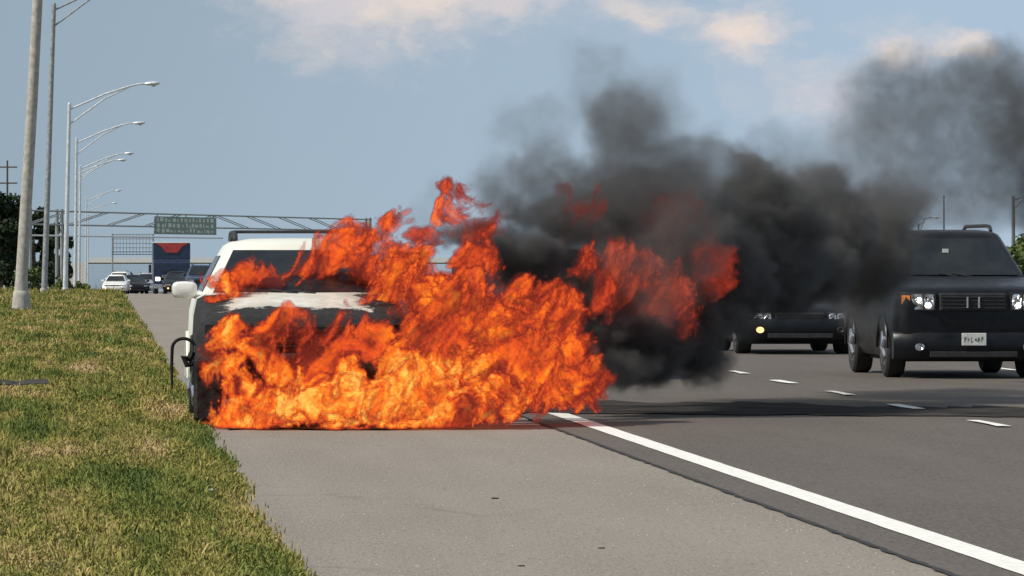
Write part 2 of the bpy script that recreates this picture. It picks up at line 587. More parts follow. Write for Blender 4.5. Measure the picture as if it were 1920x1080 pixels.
def make_grass():
    xs, ys, sc_ = [], [], []
    for (ya, yb, dens, size) in ((17, 32, 3000, .85), (32, 48, 2000, 1.0), (48, 75, 900, 1.2), (75, 120, 300, 1.6), (120, 180, 110, 2.1), (180, 262, 60, 2.5)):
        step = (yb - ya)
        xl = -.023 * yb - .7
        n = int(dens * step * (.98 - xl))
        x = rng.uniform(xl, 1.0, n)
        y = rng.uniform(ya, yb, n)
        k = (x < edge_x(y) + rng.normal(0, .03, n) + np.where(rng.random(n) < .10, rng.exponential(.05, n), 0)) & (x > -.023 * y - .7)
        xs.append(x[k]); ys.append(y[k]); sc_.append(np.full(k.sum(), size))
    x, y, s = np.concatenate(xs), np.concatenate(ys), np.concatenate(sc_)
    n = len(x)
    z = verge_z(x, y) - .005
    patch = waves(x, y * .10, 21, 5.5, 4)
    tuft = waves(x, y * .16, 33, 15.0, 3)
    lush = waves(x, y * .10, 44, 2.2, 2)
    edge = np.clip(1 - (edge_x(y) - x) / .35, 0, 1)
    dry = .39 + .34 * patch + .15 * tuft + rng.normal(0, .11, n) - .14 * lush
    dry = np.clip(dry, 0, 1)
    h = (.034 + .030 * rng.random(n)) * (1 + .6 * np.clip(tuft, -1, 1.2)) * (1 - .45 * dry) * s ** .75
    h *= np.where(rng.random(n) < .025, 1.5 + .9 * rng.random(n), 1.0)
    far_tall = np.clip((y - 150) / 80, 0, 1)
    h *= 1 + 1.6 * far_tall * rng.random(n) ** 2
    w = (.0036 + .0036 * rng.random(n)) * s
    ang = rng.uniform(0, 2 * math.pi, n)
    lean = rng.normal(.0, .8, n) + .3
    dx, dy = np.cos(ang), np.sin(ang)
    face = rng.uniform(-.9, .9, n)                       # blade width mostly across the road
    px, py = np.cos(face), np.sin(face)
    V = np.zeros((n, 5, 3), dtype=np.float32)
    V[:, 0] = np.stack([x - px * w, y - py * w, z], 1)
    V[:, 1] = np.stack([x + px * w, y + py * w, z], 1)
    mx, my, mz = x + dx * lean * h * .35, y + dy * lean * h * .35, z + h * .6
    V[:, 2] = np.stack([mx + px * w * .75, my + py * w * .75, mz], 1)
    V[:, 3] = np.stack([mx - px * w * .75, my - py * w * .75, mz], 1)
    V[:, 4] = np.stack([x + dx * lean * h, y + dy * lean * h, z + h * (1 - .25 * np.abs(lean).clip(0, 1.5))], 1)
    base = (np.arange(n) * 5)[:, None]
    quads = (base + np.array([[0, 1, 2, 3]])).reshape(-1)
    tris = (base + np.array([[3, 2, 4]])).reshape(-1)
    me = bpy.data.meshes.new('grass')
    me.vertices.add(n * 5)
    me.vertices.foreach_set('co', V.reshape(-1))
    loops = np.concatenate([quads, tris]).astype(np.int32)
    me.loops.add(len(loops))
    me.loops.foreach_set('vertex_index', loops)
    starts = np.concatenate([np.arange(n) * 4, n * 4 + np.arange(n) * 3]).astype(np.int32)
    me.polygons.add(2 * n)
    me.polygons.foreach_set('loop_start', starts)
    me.update(calc_edges=True)
    a = me.attributes.new('dry', 'FLOAT', 'POINT')
    a.data.foreach_set('value', np.repeat(dry, 5).astype(np.float32))
    me.materials.append(blade_mat())
    o = bpy.data.objects.new('grass', me)
    col.objects.link(o)
    tag(o, 'patchy green and straw coloured grass of the roadside verge', 'grass', kind='stuff')
    print('BLADES', n)


make_grass()


# ------------------------------------------------------------------ pebbles and litter on the shoulder
def rock_mesh(r, seed):
    q = random.Random(seed)
    mb = MB()
    rings = []
    for k, (z, rr) in enumerate(((0, .8), (.35, 1.0), (.8, .55))):
        rings.append([(r * rr * math.cos(a) * q.uniform(.75, 1.2), r * rr * math.sin(a) * q.uniform(.75, 1.2), r * z * q.uniform(.7, 1.0)) for a in [i * math.pi / 3 for i in range(6)]])
    return mb.loft(rings)


q = random.Random(4)
peb = MB()
for i in range(900):
    y = 25 + 20 * q.random() ** 1.4
    x = 3.9 - abs(q.gauss(0, .45)) if q.random() < .55 else q.uniform(1.05, 3.9)
    r = q.uniform(.0022, .0065)
    mb = rock_mesh(r, i)
    peb.add([(a + x, b + y, c) for a, b, c in mb.v], mb.f)
tag(peb.build('shoulder_grit', M_pebble), 'pale grit scattered over the shoulder paving', 'grit', kind='stuff')
for i, (u, v, Y, r) in enumerate(((928, 936, 33, .016), (298 + 680, 1062, 25.7, .012), (1128, 1030, 27.3, .012))):
    X = (u - 190) * Y / 1e4
    mb = rock_mesh(r, 50 + i)
    o = MB().add([(a * 1.8, b, c * .7) for a, b, c in mb.v], mb.f).build('dark_debris', M_dirt)
    o.location = (X, Y, .001)
    tag(o, ['small dark lump on the shoulder below the fire', 'small dark lump on the shoulder nearest the bottom edge, left of the other', 'small dark lump at the bottom of the shoulder, nearer the white line'][i], 'debris', 'debris on the shoulder')
# crumpled pale litter caught in the turf
lit = MB()
for k in range(7):
    cx, cy = .60 + q.uniform(-.07, .07), 32.2 + q.uniform(-.2, .2)
    lit.patch([[(cx + i * .022 + q.uniform(-.006, .006), cy + j * .022, .085 + q.uniform(-.012, .02)) for i in range(3)] for j in range(3)], (0, 0, .002))
tag(lit.build('litter', M_litter), 'crumpled whitish litter in the grass near the shoulder edge', 'litter')
# a thin dark strip lying in the turf at the left edge
thin_strip = MB()
thin_strip.patch([[(-1.45 + t * .17, 59.3 + .5 * math.sin(t * .5) + w * .16, float(verge_z(-1.35 + t * .17, 59.3)) + .06 + .02 * math.sin(t * 1.7) + w * .04 - t * .004) for w in (0, 1)] for t in range(0, 6)], (0, 0, .012))
tag(thin_strip.build('dark_strip', M_dirt), 'dark strip lying in the grass at left', 'tyre tread')  # plain thin dark strip, no tread modelled


# ------------------------------------------------------------------ trees
def leaf_mat(name, a, b):
    m = bpy.data.materials.new(name)
    m.use_nodes = True
    g = NT(m.node_tree)
    s = m.node_tree.nodes['Principled BSDF']
    t = g.n('ShaderNodeAttribute', attribute_name='tint').outputs['Fac']
    g.t.links.new(g.mix(t, a, b), s.inputs['Base Color'])
    s.inputs['Roughness'].default_value = .75
    s.inputs['Specular IOR Level'].default_value = .2
    return m


M_leaf = leaf_mat('tree_leaves', (.010, .020, .009), (.030, .050, .020))
M_leaf2 = leaf_mat('shrub_leaves', (.05, .08, .02), (.12, .15, .05))


def tree(x, y, h, rad, seed, label, group, leaves=5200, lm=None, leaf=.22, low=.12):
    q = np.random.default_rng(seed)
    z0 = zg(y) - .3
    root = empty('tree', (x, y, z0))
    tag(root, label, 'tree', group)
    tr = MB()
    tr.tube([(0, 0, 0), (.1, 0, h * .25), (-.05, .1, h * .55), (.1, 0, h * .85)], [h * .03, h * .024, h * .016, h * .006], 9)
    lim = []
    for k in range(9):
        a, zz = q.uniform(0, 6.28), h * q.uniform(.2, .7)
        e = (math.cos(a) * rad * .7, math.sin(a) * rad * .7, zz + h * q.uniform(.08, .25))
        tr.tube([(0, 0, zz), (e[0] * .5, e[1] * .5, zz + (e[2] - zz) * .6), e], [h * .011, h * .007, h * .003], 6)
        lim.append(e)
    tr.build('trunk', M_bark, root, True)
    nb = 34
    cz = q.uniform(low, .93, nb) * h
    prof = np.sqrt(np.clip(1 - ((cz / h - .48) / .58) ** 2, .05, 1)) * rad
    ca = q.uniform(0, 6.28, nb)
    cr = prof * np.sqrt(q.uniform(0.05, 1, nb)) * .85
    C = np.stack([np.cos(ca) * cr, np.sin(ca) * cr, cz], 1)
    br = rad * q.uniform(.18, .42, nb)
    pick = q.integers(0, nb, leaves)
    d = q.normal(0, 1, (leaves, 3)); d /= np.linalg.norm(d, axis=1)[:, None]
    rr = q.uniform(.45, 1.05, leaves) ** .6
    ctr = C[pick] + d * (br[pick] * rr)[:, None] * np.array([1, 1, .8])
    t1 = q.normal(0, 1, (leaves, 3)); t1 /= np.linalg.norm(t1, axis=1)[:, None]
    t2 = np.cross(t1, d + q.normal(0, .4, (leaves, 3))); t2 /= np.linalg.norm(t2, axis=1)[:, None] + 1e-6
    s = (leaf * q.uniform(.6, 1.3, leaves))[:, None]
    V = np.stack([ctr - t1 * s, ctr + t2 * s * .6, ctr + t1 * s, ctr - t2 * s * .6], 1).reshape(-1, 3)
    F = np.arange(leaves * 4).reshape(-1, 4)
    me = bpy.data.meshes.new('crown')
    me.from_pydata(V.tolist(), [], F.tolist())
    at_ = me.attributes.new('tint', 'FLOAT', 'POINT')
    tn = np.clip(q.uniform(0, 1, nb)[pick] * .6 + q.uniform(0, .4, leaves), 0, 1)
    at_.data.foreach_set('value', np.repeat(tn, 4).astype(np.float32))
    me.materials.append(lm or M_leaf)
    o = bpy.data.objects.new('crown', me)
    col.objects.link(o)
    o.parent = root


tg = 'dark trees left of the gantry'
tree(-9.9, 520, 10.6, 2.8, 1, 'tall dark tree at the left edge behind the thick concrete pole', tg, 9000)
tree(-7.1, 560, 9.6, 2.4, 2, 'dark tree showing between the two nearest lamp poles', tg, 7000)
tree(-5.4, 600, 8.9, 2.3, 3, 'dark tree behind the left leg of the sign gantry', tg, 7000)
tree(-12.6, 610, 11.0, 3.0, 6, 'dark tree rising at the very left edge of the picture', tg, 8000)
tgr = 'trees beyond the far carriageway'
for k, (x, y, h, r) in enumerate(((59.5, 340, 4.6, 2.0), (68, 380, 6.0, 2.8), (56.4, 330, 2.8, 1.3))):
    tree(x, y, h, r, 20 + k, ['green bush beyond the black SUV by the right edge', 'taller green tree beyond the right edge pole', 'low green bush just left of the right edge pole'][k], tgr, 5000, M_leaf2, .2, .05)
# weedy shrubs by the second pole
for k, (x, y, h, r) in enumerate(((-2.0, 262, 1.2, .7), (-3.3, 250, 1.5, .8), (-.9, 285, 1.0, .6))):
    tree(x, y, h, r, 40 + k, ['low green shrub between the two nearest lamp poles and the third', 'low green shrub left of the second lamp pole', 'low green shrub right of the white lamp pole'][k], 'shrubs among the lamp poles', 1500, M_leaf2, .09, .05)


# ------------------------------------------------------------------ street lamps
def lamp(x, y, hp, r0, r1, lean, label, metal, arm=True, reach=4.0, rise=1.0, base='plate', group='street lamps along the verge', head=True, side=1, name='street_lamp'):
    z0 = zg(y)
    root = empty(name, (x, y, z0))
    tag(root, label, 'street lamp', group)
    top = (lean * hp, 0, hp)
    p = MB()
    zb = .9 if base == 'concrete' else .12
    p.tube([(lean * zb * .0, 0, zb - .05), (lean * hp * .5, 0, hp * .5), top], [r0, (r0 + r1) / 2, r1], 14)
    p.build('pole', metal, root, True)
    b = MB()
    if base == 'concrete':
        b.lathe_z([(-.3, r0 * 1.62), (.0, r0 * 1.6), (.42, r0 * 1.38), (.56, r0 * 1.30), (.60, r0 * 1.12), (.9, r0 * 1.03)], n=14)
        b.build('base', M_conc, root, True)
    else:
        b.lathe_z([(-.2, r0 * 1.9), (.10, r0 * 1.9), (.13, r0 * 1.5), (.3, r0 * 1.15)], n=12)
        b.build('base', M_conc if base == 'block' else metal, root, True)
    if not arm:
        return root
    a = MB()
    zt = hp
    ex, ez = top[0] + side * reach * .78, zt + rise
    a.tube([(top[0], 0, zt - .25), (top[0] + side * reach * .4, 0, zt + rise * .5), (ex - side * .5, 0, ez - .12), (ex, 0, ez), (ex + side * .35, 0, ez + .02)], .045, 8)
    a.tube([(top[0], 0, zt - .95), (top[0] + side * reach * .4, 0, zt + rise * .28), (ex - side * .45, 0, ez - .14)], .038, 8)
    a.build('arm', metal, root, True)
    c = MB()
    c.lathe_z([(hp - .05, r1 * 1.05), (hp + .06, r1 * .8), (hp + .09, .01)], (lean * hp, 0, 0), 12)
    c.build('pole_cap', metal, root, True)
    if head:
        hx = ex + side * .3
        hd = MB()
        rings = []
        for t, wy, wz in ((0, .05, .05), (.15, .13, .09), (.4, .19, .11), (.62, .15, .08), (.72, .05, .03)):
            rings.append([(hx + side * t, wy * math.cos(k * math.pi / 5), ez + .02 + t * .03 + wz * math.sin(k * math.pi / 5)) for k in range(10)])
        hd.loft(rings)
        h = hd.build('lamp_head', M_alu, root, True, 60)
        ln = MB()
        ln.lathe_z([(0, .10), (-.05, .08), (-.07, .01)], (hx + side * .42, 0, ez - .06), 12)
        ln.build('lens', M_plate, h, True)
    return root


lamp(-2.37, 158, 12.6, .185, .14, .052, 'thick tan concrete lamp pole on a flared base, nearest at left', M_conc, True, 4, 1.2, 'concrete', name='lamp_pole')
lamp(-2.50, 233, 12.7, .135, .095, .034, 'second lamp pole from the left, dark arm leaving the top of the picture', M_galv, True, 4.2, 1.1, 'block')
lamp(-1.72, 253, 9.0, .125, .085, .023, 'white aluminium street lamp, twin rod arm and cobra head whole against the sky', M_alu, True, 4.2, .95, 'plate')
far_l = ['first', 'second', 'third', 'fourth', 'fifth']
for k, (y, hp, xx) in enumerate(((328, 9.0, -1.62), (420, 9.0, -1.75), (447, 9.0, -2.2), (640, 9.0, -1.9), (775, 9.0, -2.0))):
    lamp(xx, y, hp + (-zg(y)), .11, .07, .01, '%s street lamp beyond the white one, receding along the verge' % far_l[k], M_alu, True, 4.1, .95, 'plate')
# lamps of the far carriageway, right
lamp(76.6, 500, 6.5, .12, .09, 0, 'short hooked lamp just above the black SUV roof', M_gdark, True, 1.3, .6, 'plate', 'street lamps beyond the far carriageway')
lamp(70.3, 445, 8.2, .10, .06, 0, 'bare thin mast above the black SUV roof', M_gdark, False, name='mast', group='street lamps beyond the far carriageway')
lamp(68.4, 400, 7.3, .16, .12, 0, 'dark pole with an arm at the right edge above the bushes', M_gdark, True, 2.5, .1, 'plate', 'street lamps beyond the far carriageway', False)
# power pole far left
pp = empty('power_pole', (-14.1, 800, zg(800)))
tag(pp, 'thin wooden power pole far behind the trees at the left edge', 'power pole')
MB().tube([(0, 0, 0), (0, 0, 16.6 - zg(800))], [.2, .13], 8).build('pole', M_bark, pp, True)
for zz in (15.6, 13.2):
    MB().box(-1.5, 1.5, -.08, .08, zz - zg(800) - .1, zz - zg(800) + .1).build('crossarm', M_bark, pp)


# ------------------------------------------------------------------ overhead sign gantry
def gantry():
    A = Vector((-6.9, 500, zg(500)))
    B = Vector((30.5, 610, zg(610)))
    root = empty('sign_gantry', A)
    tag(root, 'steel truss sign gantry spanning the road in the distance', 'gantry')
    ax = (B - A); ax.z = 0
    Ln = ax.length
    ax.normalize()
    nx = Vector((-ax.y, ax.x, 0))
    zt, zb_ = 6.25 - A.z, 4.95 - A.z
    dep = .5
    def P(t, s, z): return tuple(ax * t + nx * (s * dep / 2) + Vector((0, 0, z)))
    for t in (0.0, 9.0, Ln):
        for s in (-1, 1):
            MB().tube([P(t, s, -.3 if t < 10 else B.z - A.z - .3), P(t, s, zt + .2)], .17, 10).build('column', M_galv, root, True)
        for z in (zb_ - .9, (zb_ + zt) / 2, zt):
            MB().tube([P(t, -1, z), P(t, 1, z)], .07, 8).build('cross_bar', M_galv, root, True)
    for s in (-1, 1):
        for z in (zt, zb_):
            MB().tube([P(0, s, z), P(Ln, s, z)], .075, 8).build('chord', M_galv, root, True)
    n = 10
    for k in range(n):
        a, b = Ln * k / n, Ln * (k + 1) / n
        for s in (-1, 1):
            MB().tube([P(a, s, zb_), P(b, s, zt)] if k < n / 2 else [P(a, s, zt), P(b, s, zb_)], .05, 6).build('brace', M_galv, root, True)
        MB().tube([P(b, -1, zt), P(b, 1, zt)], .04, 6).build('cross_bar', M_galv, root, True)
        MB().tube([P(b, -1, zb_), P(b, 1, zb_)], .04, 6).build('cross_bar', M_galv, root, True)
    MB().tube([P(0, -1, zb_ - 1.05), P(60, -1, zb_ - 1.05)], .09, 6).build('walkway_rail', M_alu, root)
    # the big sign, shallow panels on the near face
    t0, t1 = 37.2, 57.6
    z0, z1 = zb_ - .75, zb_ + 1.05
    sg = MB()
    sg.patch([[P(t, -1.35, z) for z in (z0, z1)] for t in (t0, t1)], nx * -.12)
    s_ = sg.build('sign_panel', M_sign, root)
    r = random.Random(5)
    for row in range(3):
        zr = z0 + .16 + row * .54
        t = t0 + .6
        while t < t1 - 1.4:
            w = r.uniform(.35, 1.1)
            hgt = r.uniform(.16, .42)
            zz = zr + r.uniform(0, .08)
            MB().patch([[P(tt, -1.37, z) for z in (zz, zz + hgt)] for tt in (t, t + w)], nx * -.01).build('stroke', M_signp, s_)
            t += w + r.uniform(.25, .8)
    for t in (t0 + .8, (t0 + t1) / 2, t1 - .8):
        MB().tube([P(t, -1.2, z0), P(t, -1.2, z1 + .3)], .06, 6).build('hanger', M_galv, root)


gantry()


def lattice_sign():
    Y = 720
    root = empty('lattice_sign', (1.4, Y, zg(Y)))
    tag(root, 'pale lattice sign frame hanging over the road beyond the gantry, left of the truck', 'sign frame')
    b = -zg(Y)
    for x in (0.1, 5.6):
        MB().tube([(x, 0, 0), (x, 0, b + 5.2)], .1, 8).build('post', M_galv, root, True)
    for z in (2.4, 2.75, 3.3, 3.9, 4.5, 5.1):
        MB().box(0, 5.7, -.1, -.02, b + z - .05, b + z + .05).build('rail', M_gdark if z < 3 else M_galv, root)
    for k in range(13):
        x = .25 + k * .44
        MB().box(x - .03, x + .03, -.016, .05, b + 2.4, b + 5.1).build('bar', M_galv, root)


lattice_sign()


def overpass():
    Y = 900
    g0 = zg(Y)
    root = empty('overpass', (-2.4, Y, g0))
    tag(root, 'white concrete overpass crossing the road in the far distance', 'overpass')
    z = -g0
    MB().box(0, 120, 0, 9, z + 1.0, z + 1.55).build('deck', M_conc, root)
    MB().box(0, 120, -.25, -.002, z + 1.25, z + 2.1).build('parapet', M_white, root)
    for x in (14, 38, 62, 86):
        MB().box(x, x + 1.2, 2, 7, -.5, z + .998).build('pier', M_conc, root)
    MB().add([(-14, -3, -1), (0.4, -3, -1), (-14, 12, -1), (0.4, 12, -1), (-14, 0, z + 1.2), (-.3, 0, z + 1.2), (-14, 9, z + 1.2), (-.3, 9, z + 1.2)],
             [(0, 1, 5, 4), (1, 3, 7, 5), (3, 2, 6, 7), (2, 0, 4, 6), (4, 5, 7, 6)]).build('abutment', M_conc, root)


overpass()


# ------------------------------------------------------------------ vehicles
def vehicle(name, loc, label, cat, paint, L=4.7, W=1.94, H=1.69, zb=.30, hood=.97, cowl=1.17, y_cowl=1.35, y_roof=2.05, roof_in=.32, belt_in=.09,
            wheel=.37, y_fw=.92, wb=2.75, rails=True, crossbars=False, glass=None, trim=None, lamps='on', nose='suv', plate=True, group=None, emblem=False, mirror=None,
            tail=.35, fascia=None, windows=True, rz=0.0):
    glass = glass or M_glass
    trim = trim or M_plast
    fascia = fascia or paint
    root = empty(name, loc, rz)
    tag(root, label, cat, group)
    hw = W / 2
    # lower body, lofted along its length
    def ring(y, w, z0, z1, crown):
        half = [(w * .90, z0), (w * .975, z0 + (z1 - z0) * .12), (w, z0 + (z1 - z0) * .45), (w * .985, z0 + (z1 - z0) * .78), (w * .95, z1 - .045), (w * .88, z1 - .008), (w * .55, z1 + crown * .7), (0, z1 + crown)]
        pts = [(x, y, z) for x, z in half] + [(-x, y, z) for x, z in half[-2::-1]]
        return pts
    nz0 = zb + .06
    st = [(0.0, hw * .80, nz0 + .10, hood - .16, 0.0), (.03, hw * .88, nz0 + .03, hood - .08, .01), (.10, hw * .945, nz0, hood - .03, .015), (.28, hw * .985, zb + .02, hood + .01, .02),
          (y_cowl * .55, hw, zb, hood + (cowl - hood) * .55, .03), (y_cowl, hw, zb, cowl, .02), (y_cowl + .5, hw, zb, cowl + .01, 0), (L * .62, hw, zb, cowl + .01, 0),
          (L - .5, hw * .99, zb, cowl + .02, 0), (L - .12, hw * .95, zb + .08, cowl - .02, 0), (L, hw * .86, zb + .15, cowl - .1, 0)]
    b = MB()
    b.loft([ring(*s) for s in st])
    # wheel-arch lips
    for yc in (y_fw, y_fw + wb):
        for s in (-1, 1):
            arc = [(s * (hw + .002), yc + (wheel + .055) * math.cos(a), wheel + (wheel + .055) * math.sin(a)) for a in [math.pi * k / 10 for k in range(11)]]
            b.tube(arc, .018, 6)
    # greenhouse
    bw, tw = hw - belt_in, hw - roof_in
    zc = cowl - .03
    zr = H
    y_b1, y_t1 = L - .06, L - tail
    def front(s, t):
        w = bw + (tw - bw) * t
        return Vector((s * (w - .05), (y_cowl + (y_roof - y_cowl) * t) - .14 * (1 - s * s) * (1 - .25 * t) + .02, zc + (zr - .11 - zc) * t))
    S = [-1, -.75, -.5, -.25, 0, .25, .5, .75, 1]
    def gring(t, inset=0.0, dz=0.0):
        w = bw + (tw - bw) * t - inset
        k = (w - .05) / (bw + (tw - bw) * t - .05)
        fr = []
        for s in S:
            p = front(s, t)
            fr.append((p.x * k, p.y + inset * 1.1, p.z + dz))
        ye = y_b1 + (y_t1 - y_b1) * t - inset
        z = fr[0][2]
        y0 = fr[-1][1]
        rt = [(w, y0 + .10, z), (w + .012, (y0 + ye) / 2, z), (w, ye - .12, z), (w - .1, ye - .01, z), (0, ye + .02, z)]
        return fr + rt + [(-x, y, zz) for x, y, zz in rt[-2::-1]]
    b.loft([gring(t) for t in (0, .25, .5, .75, 1)] + [gring(1, .03, .045), gring(1, .09, .08), gring(1, .25, .105), gring(1, .5, .11)])
    body = b.build('body', paint, root, True, 38)
    # glass
    P = [[front(s * .955, t) + Vector((0, -.010, .006)) for s in S] for t in (.10, .3, .5, .7, .9, .985)]
    ws = MB().patch(P, (0, -.006, .004)).build('windshield', glass, root, True, 60)
    if windows:
        wp = MB()
        for s in (-1, 1):                                     # wiper arms belong to the glass
            wp.tube([front(.1 * s + .1, .03) + Vector((0, -.03, .02)), front(-.45 + .1 * s + .25, .13) + Vector((0, -.025, .012))], .008, 5)
        wp.build('wiper', M_plast, ws)
        def side(y, t, sgn):
            w = bw + (tw - bw) * t + .014
            return Vector((sgn * w, y, zc + (zr - .11 - zc) * t))
        cuts = [y_cowl + .55, y_cowl + 1.40, y_cowl + 2.25, L - .55]
        for sgn in (-1, 1):
            for k in range(3):
                ya, yb = cuts[k] + .03, cuts[k + 1] - .03
                rows = []
                for t in (.12, .5, .88):
                    sh = (y_roof - y_cowl) * (t - .12) * (.9 if k == 0 else .08)
                    rows.append([side(ya + sh + (yb - ya - sh) * i / 4, t, sgn) for i in range(5)])
                MB().patch(rows, (sgn * .005, 0, 0)).build('side_window', glass, root)
        rw = [[(s * (bw + (tw - bw) * t - .12), y_b1 + (y_t1 - y_b1) * t + .03, zc + (zr - .11 - zc) * t) for s in (-1, 0, 1)] for t in (.2, .55, .9)]
        MB().patch(rw, (0, .006, 0)).build('rear_window', glass, root)
    # wheels
    for yc in (y_fw, y_fw + wb):
        for s in (-1, 1):
            ty = MB()
            c = (s * (hw - .135), yc, wheel)
            ty.lathe_x([(-.11, wheel * .60), (-.12, wheel * .9), (-.09, wheel * .985), (-.03, wheel), (.03, wheel), (.09, wheel * .985), (.12, wheel * .9), (.11, wheel * .60)], c, 28)
            w_ = ty.build('wheel', M_rub, root, True)
            rm = MB()
            x = s * .113
            rm.lathe_x([(x * .5, wheel * .60), (x * 1.02, wheel * .59), (x * 1.02, wheel * .52), (x * .8, wheel * .5)], c, 24)
            for k in range(5):
                a = 2 * math.pi * k / 5
                rm.tube([(c[0] + x * .95, c[1], c[2]), (c[0] + x * .98, c[1] + wheel * .55 * math.cos(a), c[2] + wheel * .55 * math.sin(a))], [.05, .03], 6)
            rm.lathe_x([(x * .8, .07), (x * 1.06, .06), (x * 1.08, .01)], c, 12)
            rm.build('rim', M_rim, w_, True)
    MB().box(-hw * .8, hw * .8, .5, L - .5, zb - .06, zb + .05).build('underbody', M_under, root)
    # mirrors
    for s in (-1, 1):
        mb_ = MB()
        mx = hw + .06
        yy = y_cowl + .38
        zz = cowl + .035
        rings = []
        for t, k in ((-.07, .70), (-.055, .93), (0, 1.0), (.055, .95), (.06, .80)):
            rings.append([(s * mx + k * .118 * (abs(math.cos(a)) ** .55) * (1 if math.cos(a) > 0 else -1), yy + t, zz + k * .078 * (abs(math.sin(a)) ** .6) * (1 if math.sin(a) > 0 else -1)) for a in [2 * math.pi * (j + .5) / 14 for j in range(14)]])
        mb_.loft(rings)
        mb_.tube([(s * (hw - .09), yy, zz - .07), (s * (mx - .05), yy, zz - .05)], .022, 6)
        mo = mb_.build('mirror', mirror or paint, root, True, 50)
        MB().bbox(s * mx - .095, s * mx + .095, yy + .0615, yy + .066, zz - .06, zz + .06, .002).build('mirror_glass', M_chrome, mo)
    # roof rails
    if rails:
        for s in (-1, 1):
            rr = tw - .10
            MB().tube([(s * rr, y_roof + .28, zr - .02), (s * rr, y_roof + .36, zr + .035), (s * rr, y_roof + .6, zr + .05), (s * rr, y_t1 - .5, zr + .05), (s * rr, y_t1 - .3, zr - .01)], .024, 8).build('roof_rail', trim, root, True)
        if crossbars:
            for yy in (y_roof + .55, y_roof + 1.6):
                MB().bbox(-tw + .08, tw - .08, yy - .04, yy + .04, zr + .05, zr + .074, .008).build('crossbar', trim, root)
    return root


